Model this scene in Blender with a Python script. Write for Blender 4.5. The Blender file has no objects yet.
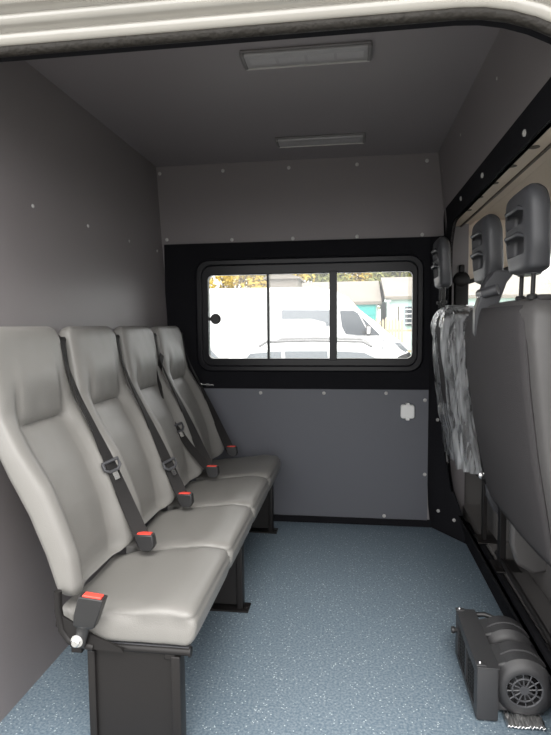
import bpy, bmesh, math, random
from mathutils import Vector, Matrix, noise
random.seed(7)
PI = math.pi
SC = bpy.context.scene
COL = SC.collection

# ------------------------------------------------------------------ materials
def mat(name, col, rough=0.5, metal=0.0, bump=0.0, bscale=200.0, spec=0.5, col2=None, cscale=30.0, detail=4, coat=0.0, bdist=0.002, stretch=None):
    m = bpy.data.materials.new(name); m.use_nodes = True
    nt = m.node_tree; b = nt.nodes['Principled BSDF']
    b.inputs['Base Color'].default_value = (*col, 1)
    b.inputs['Roughness'].default_value = rough
    b.inputs['Metallic'].default_value = metal
    b.inputs['Specular IOR Level'].default_value = spec
    b.inputs['Coat Weight'].default_value = coat
    tc = nt.nodes.new('ShaderNodeTexCoord')
    src = tc.outputs['Object']
    if stretch:
        mp = nt.nodes.new('ShaderNodeMapping'); mp.inputs['Scale'].default_value = stretch
        nt.links.new(src, mp.inputs[0]); src = mp.outputs[0]
    if bump > 0:
        n = nt.nodes.new('ShaderNodeTexNoise'); n.inputs['Scale'].default_value = bscale; n.inputs['Detail'].default_value = detail
        bp = nt.nodes.new('ShaderNodeBump'); bp.inputs['Strength'].default_value = bump; bp.inputs['Distance'].default_value = bdist
        nt.links.new(src, n.inputs['Vector']); nt.links.new(n.outputs['Fac'], bp.inputs['Height'])
        nt.links.new(bp.outputs[0], b.inputs['Normal'])
    if col2 is not None:
        n = nt.nodes.new('ShaderNodeTexNoise'); n.inputs['Scale'].default_value = cscale; n.inputs['Detail'].default_value = 5
        mx = nt.nodes.new('ShaderNodeMix'); mx.data_type = 'RGBA'
        mx.inputs[6].default_value = (*col, 1); mx.inputs[7].default_value = (*col2, 1)
        nt.links.new(src, n.inputs['Vector']); nt.links.new(n.outputs['Fac'], mx.inputs[0])
        nt.links.new(mx.outputs[2], b.inputs['Base Color'])
    return m

def glass(name, tint=(1, 1, 1), refl=0.1, rough=0.0, haze=0.0):
    m = bpy.data.materials.new(name); m.use_nodes = True
    nt = m.node_tree; nt.nodes.clear()
    o = nt.nodes.new('ShaderNodeOutputMaterial'); t = nt.nodes.new('ShaderNodeBsdfTransparent'); g = nt.nodes.new('ShaderNodeBsdfGlossy')
    t.inputs[0].default_value = (*tint, 1); g.inputs['Roughness'].default_value = rough
    f = nt.nodes.new('ShaderNodeFresnel'); f.inputs[0].default_value = 1.5
    mx = nt.nodes.new('ShaderNodeMixShader')
    nt.links.new(f.outputs[0], mx.inputs[0]); nt.links.new(t.outputs[0], mx.inputs[1]); nt.links.new(g.outputs[0], mx.inputs[2])
    last = mx
    if haze > 0:
        d = nt.nodes.new('ShaderNodeBsdfDiffuse'); d.inputs[0].default_value = (.8, .82, .84, 1)
        tl = nt.nodes.new('ShaderNodeBsdfTranslucent'); tl.inputs[0].default_value = (.8, .82, .84, 1)
        ad = nt.nodes.new('ShaderNodeMixShader'); ad.inputs[0].default_value = .5
        nt.links.new(d.outputs[0], ad.inputs[1]); nt.links.new(tl.outputs[0], ad.inputs[2])
        m2 = nt.nodes.new('ShaderNodeMixShader'); m2.inputs[0].default_value = haze
        nt.links.new(mx.outputs[0], m2.inputs[1]); nt.links.new(ad.outputs[0], m2.inputs[2]); last = m2
    nt.links.new(last.outputs[0], o.inputs[0])
    return m

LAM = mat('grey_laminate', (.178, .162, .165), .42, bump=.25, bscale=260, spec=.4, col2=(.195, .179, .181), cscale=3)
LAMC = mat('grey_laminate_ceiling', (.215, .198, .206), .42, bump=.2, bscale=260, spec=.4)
LAMB = mat('bluegrey_laminate', (.104, .108, .124), .5, bump=.2, bscale=300, spec=.3)
CARPET = mat('black_trim_fabric', (.010, .010, .012), .95, bump=.6, bscale=700, spec=.1)
BPLA = mat('black_plastic', (.018, .018, .019), .42, bump=.25, bscale=900)
HPLA = mat('heater_plastic', (.028, .028, .030), .45, bump=.3, bscale=900)
GLOSSB = mat('glossy_black_frame', (.006, .006, .008), .3, spec=.25)
BMET = mat('black_painted_metal', (.010, .009, .009), .45, spec=.3, bump=.1, bscale=300)
DARKG = mat('charcoal_plastic', (.050, .051, .056), .45, bump=.15, bscale=800)
CHROME = mat('bright_steel', (.75, .75, .75), .25, 1.0)
CAP = mat('screw_cap_white', (.42, .41, .40), .4)
WHITEP = mat('white_plastic', (.75, .75, .74), .35)
RED = mat('red_plastic', (.75, .07, .05), .35)
WEB = mat('black_webbing', (.016, .015, .015), .7, bump=.6, bscale=500, spec=.3, stretch=(1, 1, 3))
LEATH = mat('light_grey_leatherette', (.180, .175, .165), .40, bump=.35, bscale=350, spec=.45)
FABRIC = mat('dark_grey_fabric', (.040, .038, .040), .9, bump=.8, bscale=380, spec=.15, col2=(.062, .059, .061), cscale=420)
VINYL = mat('mid_grey_vinyl', (.080, .077, .077), .5, bump=.3, bscale=500)
BEIGE = mat('beige_headliner', (.66, .57, .47), .8, bump=.2, bscale=300)
BEIGED = mat('beige_dark_slot', (.10, .085, .07), .8)
RUBB = mat('black_rubber_seal', (.006, .005, .004), .5, bump=.9, bscale=70, spec=.3, col2=(.032, .028, .023), cscale=90, bdist=.006)
PAINT = mat('cream_white_body_paint', (.36, .345, .31), .16, spec=.8, coat=1.0, col2=(.32, .305, .275), cscale=12)
CABF = mat('cab_floor_grey', (.095, .090, .088), .75, bump=.3, bscale=120)
LAMPP = mat('clear_lamp_diffuser', (.27, .265, .27), .3, bump=.4, bscale=60)
LAMPD = mat('lamp_led_board', (.13, .125, .125), .4)
LAMPB = mat('pale_led_board', (.34, .33, .34), .4)
PANEG = glass('window_glass', (.96, .97, .97))
PANEH = glass('hazy_slider_glass', (.97, .98, .98), haze=.04)
PLAS = glass('clear_plastic_film', (.93, .93, .94), rough=.12, haze=.30)
def film_streaks(m):
    nt = m.node_tree; tc = nt.nodes.new('ShaderNodeTexCoord'); mp = nt.nodes.new('ShaderNodeMapping'); mp.inputs['Scale'].default_value = (26, 26, 4.5); mp.inputs['Rotation'].default_value = (.25, .2, 0)
    n = nt.nodes.new('ShaderNodeTexNoise'); n.inputs['Scale'].default_value = 1; n.inputs['Detail'].default_value = 3; n.inputs['Distortion'].default_value = .8
    r = nt.nodes.new('ShaderNodeValToRGB'); r.color_ramp.elements[0].position = .42; r.color_ramp.elements[0].color = (.16, .16, .16, 1); r.color_ramp.elements[1].position = .66; r.color_ramp.elements[1].color = (.80, .80, .80, 1)
    L = nt.links.new; L(tc.outputs['Object'], mp.inputs[0]); L(mp.outputs[0], n.inputs['Vector']); L(n.outputs['Fac'], r.inputs[0])
    mixes = [x for x in nt.nodes if x.bl_idname == 'ShaderNodeMixShader' and not x.inputs[0].is_linked and abs(x.inputs[0].default_value - .30) < 1e-4]
    L(r.outputs[0], mixes[0].inputs[0])
    bp = nt.nodes.new('ShaderNodeBump'); bp.inputs['Strength'].default_value = .9; bp.inputs['Distance'].default_value = .02; L(n.outputs['Fac'], bp.inputs['Height'])
    for x in nt.nodes:
        if x.bl_idname in ('ShaderNodeBsdfGlossy', 'ShaderNodeFresnel', 'ShaderNodeBsdfDiffuse'): L(bp.outputs[0], x.inputs['Normal'])
film_streaks(PLAS)
CARW = mat('white_car_paint', (.72, .72, .72), .3, coat=.4)
CARG = mat('dark_car_glass', (.05, .06, .07), .12, spec=.6)
CARGL = mat('pale_car_glass', (.13, .145, .16), .12, spec=.6)
TYRE = mat('tyre_rubber', (.02, .02, .02), .8)
ALLOY = mat('grey_alloy', (.14, .14, .14), .4, .6)
ROOFT = mat('weathered_grey_roof', (.17, .155, .135), .85, bump=.4, bscale=4, col2=(.23, .205, .175), cscale=1.5)
TEAL = mat('teal_garage_paint', (.05, .36, .33), .6)
TURQ = mat('pale_turquoise_render', (.42, .56, .55), .8)
PLAST = mat('pale_plaster', (.55, .60, .58), .8)
WOOD = mat('pale_fence_wood', (.45, .36, .25), .8, col2=(.35, .28, .2), cscale=8)
ASPH = mat('grey_asphalt', (.22, .22, .21), .9, bump=.4, bscale=30, col2=(.27, .27, .26), cscale=2)
GRASS = mat('green_grass', (.12, .20, .04), .9, col2=(.25, .28, .06), cscale=5)
LEAFY = mat('yellow_autumn_leaves', (.62, .40, .04), .7, col2=(.40, .34, .06), cscale=1.2)
LEAFG = mat('dark_green_leaves', (.09, .13, .04), .7, col2=(.28, .26, .06), cscale=1.2)
BARK = mat('brown_bark', (.10, .08, .06), .9)
FOIL = mat('crumpled_foil', (.75, .75, .75), .35, 1.0, bump=.3, bscale=60, bdist=.004)

def floor_mat():
    m = mat('speckled_blue_vinyl', (.13, .17, .21), .42, spec=.45)
    nt = m.node_tree; b = nt.nodes['Principled BSDF']; tc = nt.nodes.new('ShaderNodeTexCoord')
    n = nt.nodes.new('ShaderNodeTexNoise'); n.inputs['Scale'].default_value = 130; n.inputs['Detail'].default_value = 3
    r = nt.nodes.new('ShaderNodeValToRGB'); r.color_ramp.elements[0].position = .35; r.color_ramp.elements[0].color = (.085, .125, .165, 1)
    r.color_ramp.elements[1].position = .68; r.color_ramp.elements[1].color = (.190, .235, .270, 1)
    v = nt.nodes.new('ShaderNodeTexVoronoi'); v.inputs['Scale'].default_value = 110; v.feature = 'F1'
    w = nt.nodes.new('ShaderNodeTexWhiteNoise')
    lt = nt.nodes.new('ShaderNodeMath'); lt.operation = 'LESS_THAN'; lt.inputs[1].default_value = .22
    gt = nt.nodes.new('ShaderNodeMath'); gt.operation = 'GREATER_THAN'; gt.inputs[1].default_value = .68
    mu = nt.nodes.new('ShaderNodeMath'); mu.operation = 'MULTIPLY'
    mx = nt.nodes.new('ShaderNodeMix'); mx.data_type = 'RGBA'; mx.inputs[7].default_value = (.50, .56, .58, 1)
    L = nt.links.new
    L(tc.outputs['Object'], n.inputs['Vector']); L(n.outputs['Fac'], r.inputs[0]); L(tc.outputs['Object'], v.inputs['Vector'])
    L(v.outputs['Distance'], lt.inputs[0]); L(v.outputs['Position'], w.inputs['Vector']); L(w.outputs['Value'], gt.inputs[0])
    L(lt.outputs[0], mu.inputs[0]); L(gt.outputs[0], mu.inputs[1]); L(mu.outputs[0], mx.inputs[0]); L(r.outputs[0], mx.inputs[6])
    L(mx.outputs[2], b.inputs['Base Color'])
    bp = nt.nodes.new('ShaderNodeBump'); bp.inputs['Strength'].default_value = .3; bp.inputs['Distance'].default_value = .001
    L(n.outputs['Fac'], bp.inputs['Height']); L(bp.outputs[0], b.inputs['Normal'])
    return m
FLOORM = floor_mat()

# ------------------------------------------------------------------ mesh builder
class MB:
    def __init__(s): s.v = []; s.f = []
    def add(s, vs, fs):
        n = len(s.v); s.v += [Vector(p) for p in vs]; s.f += [tuple(i + n for i in f) for f in fs]; return s
    def box(s, a, b, bev=0.0):
        x0, y0, z0 = (min(a[i], b[i]) for i in range(3)); x1, y1, z1 = (max(a[i], b[i]) for i in range(3))
        if bev <= 0:
            vs = [(x0, y0, z0), (x1, y0, z0), (x1, y1, z0), (x0, y1, z0), (x0, y0, z1), (x1, y0, z1), (x1, y1, z1), (x0, y1, z1)]
            return s.add(vs, [(3, 2, 1, 0), (4, 5, 6, 7), (0, 1, 5, 4), (1, 2, 6, 5), (2, 3, 7, 6), (3, 0, 4, 7)])
        bm = bmesh.new(); bmesh.ops.create_cube(bm, size=1)
        for v in bm.verts: v.co = Vector(((x0 + x1) / 2 + v.co.x * (x1 - x0), (y0 + y1) / 2 + v.co.y * (y1 - y0), (z0 + z1) / 2 + v.co.z * (z1 - z0)))
        bmesh.ops.bevel(bm, geom=bm.edges[:], offset=min(bev, .45 * min(x1 - x0, y1 - y0, z1 - z0)), segments=3, affect='EDGES', profile=.5)
        bm.verts.index_update()
        s.add([v.co.copy() for v in bm.verts], [[v.index for v in f.verts] for f in bm.faces]); bm.free(); return s
    def tube(s, pts, r, n=12, cap=True):
        pts = [Vector(p) for p in pts]; rs = r if isinstance(r, (list, tuple)) else [r] * len(pts)
        rings = []; up = None
        for i, p in enumerate(pts):
            d = (pts[min(i + 1, len(pts) - 1)] - pts[max(i - 1, 0)]).normalized()
            if up is None:
                up = d.orthogonal().normalized()
            up = (up - d * up.dot(d)).normalized(); q = d.cross(up)
            rings.append([p + (up * math.cos(2 * PI * k / n) + q * math.sin(2 * PI * k / n)) * rs[i] for k in range(n)])
        return s.loft(rings, cap)
    def cyl(s, a, b, r, n=24): return s.tube([a, b], r, n)
    def loft(s, rings, cap=True):
        n = len(rings[0]); vs = [p for r in rings for p in r]; fs = []
        for i in range(len(rings) - 1):
            for k in range(n):
                k2 = (k + 1) % n; fs.append((i * n + k, i * n + k2, (i + 1) * n + k2, (i + 1) * n + k))
        if cap: fs.append(tuple(range(n))[::-1]); fs.append(tuple((len(rings) - 1) * n + k for k in range(n)))
        return s.add(vs, fs)
    def prism(s, poly, axis, a, b):
        def mk(u, v, w): return {'x': (w, u, v), 'y': (u, w, v), 'z': (u, v, w)}[axis]
        return s.loft([[mk(u, v, a) for u, v in poly], [mk(u, v, b) for u, v in poly]])
    def lathe(s, c, axis, prof, n=32):
        # prof: list of (r, h) along axis
        rings = []
        for r, h in prof:
            ring = []
            for k in range(n):
                a = 2 * PI * k / n; u, w = r * math.cos(a), r * math.sin(a)
                ring.append(Vector(c) + Vector({'x': (h, u, w), 'y': (u, h, w), 'z': (u, w, h)}[axis]))
            rings.append(ring)
        return s.loft(rings)
    def ribbon(s, pts, wv, w, t=.0018, sub=6):
        # belt: centre points, width vectors
        P = [Vector(p) for p in pts]; Wd = [Vector(p).normalized() for p in wv]
        cp = []; cw = []
        for i in range(len(P) - 1):
            p0 = P[max(i - 1, 0)]; p1 = P[i]; p2 = P[i + 1]; p3 = P[min(i + 2, len(P) - 1)]
            for k in range(sub):
                t_ = k / sub
                cp.append(.5 * ((2 * p1) + (p2 - p0) * t_ + (2 * p0 - 5 * p1 + 4 * p2 - p3) * t_ ** 2 + (3 * p1 - p0 - 3 * p2 + p3) * t_ ** 3))
                cw.append(Wd[i].lerp(Wd[i + 1], t_).normalized())
        cp.append(P[-1]); cw.append(Wd[-1])
        rings = []
        for i, p in enumerate(cp):
            d = (cp[min(i + 1, len(cp) - 1)] - cp[max(i - 1, 0)]).normalized()
            wdir = (cw[i] - d * cw[i].dot(d)).normalized(); nn = d.cross(wdir)
            a = wdir * w / 2; b = nn * t / 2
            rings.append([p - a - b, p + a - b, p + a + b, p - a + b])
        return s.loft(rings)
    def build(s, name, m, parent=None, loc=None, sharp=35, bevel=0):
        org = Vector(loc) if loc is not None else Vector((0, 0, 0))
        if parent is not None: org = Vector(parent.get('_o', (0, 0, 0)))
        me = bpy.data.meshes.new(name); me.from_pydata([tuple(v - org) for v in s.v], [], s.f); me.validate(); me.update()
        bm = bmesh.new(); bm.from_mesh(me); bmesh.ops.recalc_face_normals(bm, faces=bm.faces[:]); bm.to_mesh(me); bm.free()
        me.shade_smooth(); me.set_sharp_from_angle(angle=math.radians(sharp))
        me.materials.append(m)
        o = bpy.data.objects.new(name, me); COL.objects.link(o); o['_o'] = tuple(org)
        if parent is not None: o.parent = parent
        else: o.location = org
        if bevel > 0:
            b = o.modifiers.new('bevel', 'BEVEL'); b.width = bevel; b.segments = 2; b.limit_method = 'ANGLE'
        return o

def tag(o, label=None, cat=None, group=None, kind=None):
    for k, v in (('label', label), ('category', cat), ('group', group), ('kind', kind)):
        if v: o[k] = v
    return o
def root(name, loc, label, cat, group=None):
    o = bpy.data.objects.new(name, None); COL.objects.link(o); o.location = loc; o['_o'] = tuple(loc); o.empty_display_size = .1
    return tag(o, label, cat, group)
def copy_tree(o, parent=None):
    c = o.copy(); COL.objects.link(c); c.parent = parent
    for ch in list(o.children): copy_tree(ch, c)
    return c
def struct(mb, name, m, parent=None, **k):
    o = mb.build(name, m, parent, **k)
    if parent is None: o['kind'] = 'structure'
    return o
def cut(o, cutters):
    """subtract solid cutter meshes from o, keeping o as one mesh"""
    for cmb in cutters:
        c = cmb.build('cutter', BPLA)
        c.location = -Vector(o['_o']) if o.parent else Vector((0, 0, 0))
        par = o.parent; o.parent = None; lo = o.location.copy(); o.location = (0, 0, 0)
        if par is None: c.location = -Vector(o['_o'])
        md = o.modifiers.new('b', 'BOOLEAN'); md.operation = 'DIFFERENCE'; md.object = c; md.solver = 'EXACT'
        bpy.context.view_layer.update()
        dg = bpy.context.evaluated_depsgraph_get()
        me = bpy.data.meshes.new_from_object(o.evaluated_get(dg))
        o.modifiers.clear(); old = o.data; o.data = me
        bpy.data.objects.remove(c, do_unlink=True)
        o.parent = par; o.location = lo
    o.data.shade_smooth(); o.data.set_sharp_from_angle(angle=math.radians(35))
    return o
def rrect(x0, z0, x1, z1, r, n=6):
    pts = []
    for cx, cz, a0 in ((x1 - r, z1 - r, 0), (x0 + r, z1 - r, 90), (x0 + r, z0 + r, 180), (x1 - r, z0 + r, 270)):
        for k in range(n + 1):
            a = math.radians(a0 + 90 * k / n); pts.append((cx + r * math.cos(a), cz + r * math.sin(a)))
    return pts
def ringmesh(mb, outer, inner, y0, y1, ymid=None):
    """frame between two loops of equal count in xz, between y0 (front) and y1 (back)"""
    R_ = [[(x, y1, z) for x, z in outer], [(x, y0, z) for x, z in outer], [(x, y0, z) for x, z in inner], [(x, y1, z) for x, z in inner]]
    n = len(outer); vs = [p for r in R_ for p in r]; fs = []
    for i in range(4):
        j = (i + 1) % 4
        for k in range(n): fs.append((i * n + k, i * n + (k + 1) % n, j * n + (k + 1) % n, j * n + k))
    return mb.add(vs, fs)
def smooth(a, b, t):
    t = max(0, min(1, (t - a) / (b - a))); return t * t * (3 - 2 * t)
def interp(tab, z):
    if z <= tab[0][0]: return tab[0][1]
    for (a, va), (b, vb) in zip(tab, tab[1:]):
        if z <= b: return va + (vb - va) * smooth(0, 1, (z - a) / (b - a)) if False else va + (vb - va) * (z - a) / (b - a)
    return tab[-1][1]
def scap(mb, c, nrm, r=.009):
    c = Vector(c); n = Vector(nrm).normalized(); u = n.orthogonal().normalized(); w = n.cross(u)
    rings = []
    for rr, h in ((1, -.003), (1, .002), (.6, .0045)):
        rings.append([c + n * h + (u * math.cos(2 * PI * k / 12) + w * math.sin(2 * PI * k / 12)) * r * rr for k in range(12)])
    return mb.loft(rings)

# ================================================================== ROOM SHELL
Y0, YB, ZC = 1.22, 3.12, 2.045
def xl(z): return -1.0 - .055 * z            # left wall leans
XR = [(-.1, .60), (0, .60), (.08, .577), (.18, .545), (.29, .515), (.45, .500), (1.60, .500), (1.80, .487), (2.05, .455)]
def xr(z):                                   # right wall: flared foot, leaning top
    for (a, va), (b, vb) in zip(XR, XR[1:]):
        if z <= b: return va + (vb - va) * (max(z, a) - a) / (b - a)
    return XR[-1][1]
struct(MB().box((-1.35, 1.12, -.05), (.62, YB + .05, 0)), 'floor', FLOORM)
c = struct(MB().box((-1.30, Y0, ZC), (.62, YB + .05, ZC + .05)), 'ceiling', LAMC)
left = struct(MB().prism([(xl(-.02), -.02), (xl(ZC), ZC), (-1.25, ZC), (-1.25, -.02)], 'y', Y0, YB), 'wall_left', LAM)
for y, z in ((1.797, 1.547), (2.198, 1.55), (2.626, 1.552), (3.022, 1.556), (1.40, 1.545), (1.775, .05), (2.35, .05)):
    scap(MB(), (xl(z), y, z), (1, 0, .055), .007).build('screw', CAP, left)
# back wall with the window opening
WX0, WX1, WZ0, WZ1 = -.885, .385, .872, 1.508
back = struct(MB().box((-1.2, YB, -.05), (WX0 + .03, YB + .05, ZC)).box((WX1 - .03, YB, -.05), (.62, YB + .05, ZC))
              .box((WX0 + .03, YB, -.05), (WX1 - .03, YB + .05, WZ0 + .03)).box((WX0 + .03, YB, WZ1 - .03), (WX1 - .03, YB + .05, ZC)), 'wall_back', LAMC)
MB().box((-1.2, YB - .004, 1.60), (xr(1.8), YB, ZC)).build('upper_panel', LAM, back)
# black surround of the window: four flat pieces as one ring
sur = MB(); outer = rrect(-1.073, .772, .50, 1.603, .004); inner = rrect(WX0 + .02, WZ0 + .02, WX1 - .02, WZ1 - .02, .05)
ringmesh(sur, outer, inner, YB - .014, YB)
sur.build('window_surround', CARPET, back)
MB().box((-1.0, YB - .010, .030 - .012), (.419, YB, .772)).build('lower_panel', LAMB, back)
MB().box((-1.0, YB - .022, 0), (.44, YB, .036)).build('skirting', CARPET, back)
for x, z in ((-1.092, 2.005), (-.722, 2.005), (-.348, 2.004), (.026, 2.004), (.397, 2.006), (-1.059, 1.631), (-.676, 1.62), (-.328, 1.617), (.027, 1.617), (.376, 1.617)):
    scap(MB(), (x, YB - .004, z), (0, -1, 0), .010).build('screw', CAP, back)
for x, z in ((-.88, .75), (-.519, .748), (-.156, .749), (.189, .751), (.400, .714), (.403, .297), (.182, .052), (-.479, .055)):
    scap(MB(), (x, YB - .010, z), (0, -1, 0), .010).build('screw', CAP, back)
# window
win = MB()
ringmesh(win, rrect(WX0, WZ0, WX1, WZ1, .075), rrect(WX0 + .035, WZ0 + .035, WX1 - .035, WZ1 - .035, .055), YB - .034, YB + .04)
window = struct(win, 'window_1', GLOSSB, bevel=.008)
fr = MB()
gl, gr, gb, gt = -.820, .328, .945, 1.422
ringmesh(fr, rrect(WX0 + .03, WZ0 + .03, WX1 - .03, WZ1 - .03, .055), rrect(gl, gb, gr, gt, .028), YB - .012, YB + .035)
fr.build('window_frame', GLOSSB, window, bevel=.004)
MB().box((-.124, YB - .022, gb - .01), (-.083, YB + .033, gt + .01)).build('centre_post', GLOSSB, window, bevel=.003)
sl = MB().box((-.477, YB - .016, gb - .004), (-.464, YB + .012, gt + .004)).build('slider_edge', GLOSSB, window)
MB().box((gl - .006, YB + .002, gb - .008), (-.47, YB + .006, gt + .008)).build('pane', PANEH, window)
MB().box((-.47, YB + .012, gb - .008), (-.10, YB + .016, gt + .008)).build('pane', PANEH, window)
MB().box((-.10, YB + .012, gb - .008), (gr + .006, YB + .016, gt + .008)).build('pane', PANEG, window)
MB().lathe((-.771, YB, 1.173), 'y', [(.012, .001), (.012, -.018), (.026, -.019), (.030, -.026), (.030, -.036), (.024, -.042)], 24).box((-.82, YB - .012, 1.163), (-.771, YB, 1.183)).build('latch_knob', BPLA, window)
# small strap bolt under the window
bolt = MB().cyl((-.865, YB - .030, .798), (-.79, YB - .030, .793), .005).lathe((-.865, YB - .03, .798), 'x', [(.010, -.006), (.011, 0), (.009, .006)]).box((-.835, YB - .032, .788), (-.815, YB - .012, .803)).build('anchor_bolt', CHROME, loc=(-.83, YB - .03, .788))
tag(bolt, 'small steel belt anchor bolt under the left corner of the window', 'bolt')
# socket cover
so = root('socket_cover', (.304, YB - .010, .614), 'white plastic socket cover on the grey panel under the window', 'socket')
s1 = MB(); s1.prism(rrect(.268, .614, .342, .690, .012), 'y', YB - .034, YB - .010)
s1.build('cover', WHITEP, so, bevel=.004)
MB().box((.295, YB - .040, .688), (.315, YB - .012, .700), .003).build('hinge', WHITEP, so)
MB().box((.295, YB - .038, .604), (.315, YB - .012, .615), .003).build('catch', WHITEP, so)

# right partition with big arch opening into the cab
OY0, OY1, OZ0, OZ1 = 1.33, 2.985, .13, 1.640
def yzloop(y0, z0, y1, z1, r, n=8): return rrect(y0, z0, y1, z1, r, n)
oo = yzloop(1.44, -.0, YB, 1.765, .001)
def hloop(y0, z0, y1, z1, rs, n=8):
    pts = []
    for (cy, cz, a0), r in zip((((y1), (z1), 0), (y0, z1, 90), (y0, z0, 180), (y1, z0, 270)), rs):
        sy = -1 if cy == y1 else 1; sz = -1 if cz == z1 else 1
        for k in range(n + 1):
            a = math.radians(a0 + 90 * k / n); pts.append((cy + sy * r + r * math.cos(a), cz + sz * r + r * math.sin(a)))
    return pts
hole = hloop(OY0, OZ0, OY1, OZ1, (.16, .20, .04, .04))
bandout = hloop(1.235, .005, 3.114, 1.735, (.07, .10, .03, .02))
def dense(L, m=14):
    out = []
    for i in range(len(L)):
        a, b = L[i], L[(i + 1) % len(L)]
        for k in range(m): out.append((a[0] + (b[0] - a[0]) * k / m, a[1] + (b[1] - a[1]) * k / m))
    return out
def slab(mb, loopA, loopB, t0, t1):
    """frame slab between loops (y,z) on the leaning right wall; t = offsets in x"""
    loopA, loopB = dense(loopA), dense(loopB); n = len(loopA); R_ = [[(xr(z) + t1, y, z) for y, z in loopA], [(xr(z) + t0, y, z) for y, z in loopA], [(xr(z) + t0, y, z) for y, z in loopB], [(xr(z) + t1, y, z) for y, z in loopB]]
    vs = [p for r in R_ for p in r]; fs = []
    for i in range(4):
        j = (i + 1) % 4
        for k in range(n): fs.append((i * n + k, i * n + (k + 1) % n, j * n + (k + 1) % n, j * n + k))
    return mb.add(vs, fs)
wr = MB(); slab(wr, yzloop(Y0, -.02, YB, ZC, .001), hole, 0, .012)
right = struct(wr, 'wall_right', LAM)
bd = MB(); slab(bd, bandout, hole, -.008, .014)
band = bd.build('arch_trim', CARPET, right, sharp=50)
for y, z in ((1.70, 1.672), (2.21, 1.688), (2.62, 1.694), (3.06, 1.40)):
    scap(MB(), (xr(z) - .010, y, z), (-1, 0, 0), .010).build('screw', CAP, right)
for y, z in ((1.95, 1.93), (2.55, 1.95), (3.04, 1.93), (1.55, 1.84)):
    scap(MB(), (xr(z), y, z), (-1, 0, 0), .007).build('screw', CAP, right)
# black corner pillar + sill
pil = MB()
def pring(x0, x1, y0, z): return [(x0, YB - .012, z), (x0 + .01, YB - .03, z), (x1, y0, z), (x1 + .02, y0 + .0, z), (x1 + .02, YB - .0, z), (x0, YB, z)]
pil.loft([pring(.437, .597, 2.86, 0), pring(.425, .560, 2.93, .12), pring(.420, .520, 2.99, .25), pring(.420, .492, 3.03, .45), pring(.420, .488, 3.05, .8), pring(.420, .488, 3.06, 1.2), pring(.42, .488, 3.07, 1.60)])
pl = struct(pil, 'pillar', CARPET, sharp=60)
for x, y, z in ((.462, 3.062, .614), (.468, 3.040, .116), (.535, 2.945, .10)):
    scap(MB(), (x, y, z), (-.6, -.8, 0), .009).build('screw', CAP, pl)
sill = MB().prism([(1.18, 0), (2.93, 0), (2.93, .10), (2.80, .10), (2.55, .125), (1.18, .135)], 'x', .580, .612)
struct(sill, 'trim_1', CARPET, bevel=.012)
# ---- cab shell
struct(MB().box((.612, 1.16, .06), (2.6, 3.30, .125)), 'floor_cab', CABF)
CZ = 1.69
cc = struct(MB().box((.62, 1.16, CZ), (2.3, 3.34, CZ + .05)), 'ceiling_cab', BEIGE)
sh = MB().box((.514, 1.30, 1.655), (.575, 3.20, 1.69)).box((.575, 1.45, 1.668), (.64, 3.20, 1.70)).build('header_strip', BEIGE, cc, bevel=.003)
MB().box((.575, 1.45, 1.650), (.583, 3.20, 1.668)).build('strip_seam', BEIGED, cc)
for x, y in ((.536, 1.779), (.526, 1.976), (.524, 2.198), (.520, 2.425), (.529, 2.687), (.53, 1.59)):
    MB().lathe((x, y, 1.655), 'z', [(.017, -.0015), (.017, .002)], 20).build('slot', BEIGED, cc)
# far cab side: beige lining with the driver's door window
FY = 3.16
far = MB().box((.50, FY, .34), (2.6, FY + .06, .93)).box((.50, FY, .93), (.63, FY + .06, 1.74))
far.prism([(.63, 1.36), (.90, 1.45), (1.05, 1.60), (1.10, 1.74), (.63, 1.74)], 'y', FY, FY + .06)
far.box((1.10, FY, 1.62), (2.6, FY + .06, 1.74)).box((1.95, FY, .93), (2.6, FY + .06, 1.62))
wf = struct(far, 'wall_cab', BEIGE)
MB().box((.50, FY - .01, .10), (2.6, FY + .06, .34)).build('kick_panel', CABF, wf)
MB().tube([(.63, FY - .004, 1.36), (.90, FY - .004, 1.45), (1.05, FY - .004, 1.60)], .012).build('window_gasket', BPLA, wf)
w2 = struct(MB().box((.63, FY + .028, .93), (1.95, FY + .033, 1.70)), 'window_2', PANEG)
MB().box((1.28, FY + .015, .93), (1.31, FY + .05, 1.70)).build('window_frame', BPLA, w2)
# near cab side wall and door window
near = MB().box((.72, 1.10, -.05), (2.6, 1.16, .93)).box((.72, 1.10, .93), (.95, 1.16, 1.74)).box((.95, 1.10, 1.62), (2.6, 1.16, 1.74))
struct(near, 'wall_cab_near', BEIGE)
struct(MB().box((.95, 1.125, .93), (2.6, 1.13, 1.62)), 'window_3', PANEG)
# windscreen, dashboard
struct(MB().prism([(2.62, .95), (2.66, .95), (2.29, 1.72), (2.25, 1.72)], 'y', 1.16, 3.16), 'window_4', PANEG)
ds = root('dashboard', (2.3, 2.16, .125), 'dark grey cab dashboard below the windscreen', 'dashboard')
MB().prism([(2.05, .45), (2.6, .125), (2.66, .95), (2.3, .98), (2.08, .88)], 'y', 1.17, 3.15).build('body', DARKG, ds, bevel=.02)
MB().box((2.04, 2.1, .55), (2.10, 2.35, .85), .01).build('console_panel', BPLA, ds)
# outer van body above and beside the door (own thickness)
struct(MB().box((-1.35, 1.24, 1.80), (.62, 1.30, ZC + .05)), 'wall_front', PAINT)
struct(MB().box((.60, 1.20, 1.70), (.70, 1.40, ZC + .05)), 'wall_front_right', PAINT)
struct(MB().box((-1.40, 1.24, ZC + .05), (.70, YB + .08, ZC + .09)), 'roof_outer', PAINT)

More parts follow.
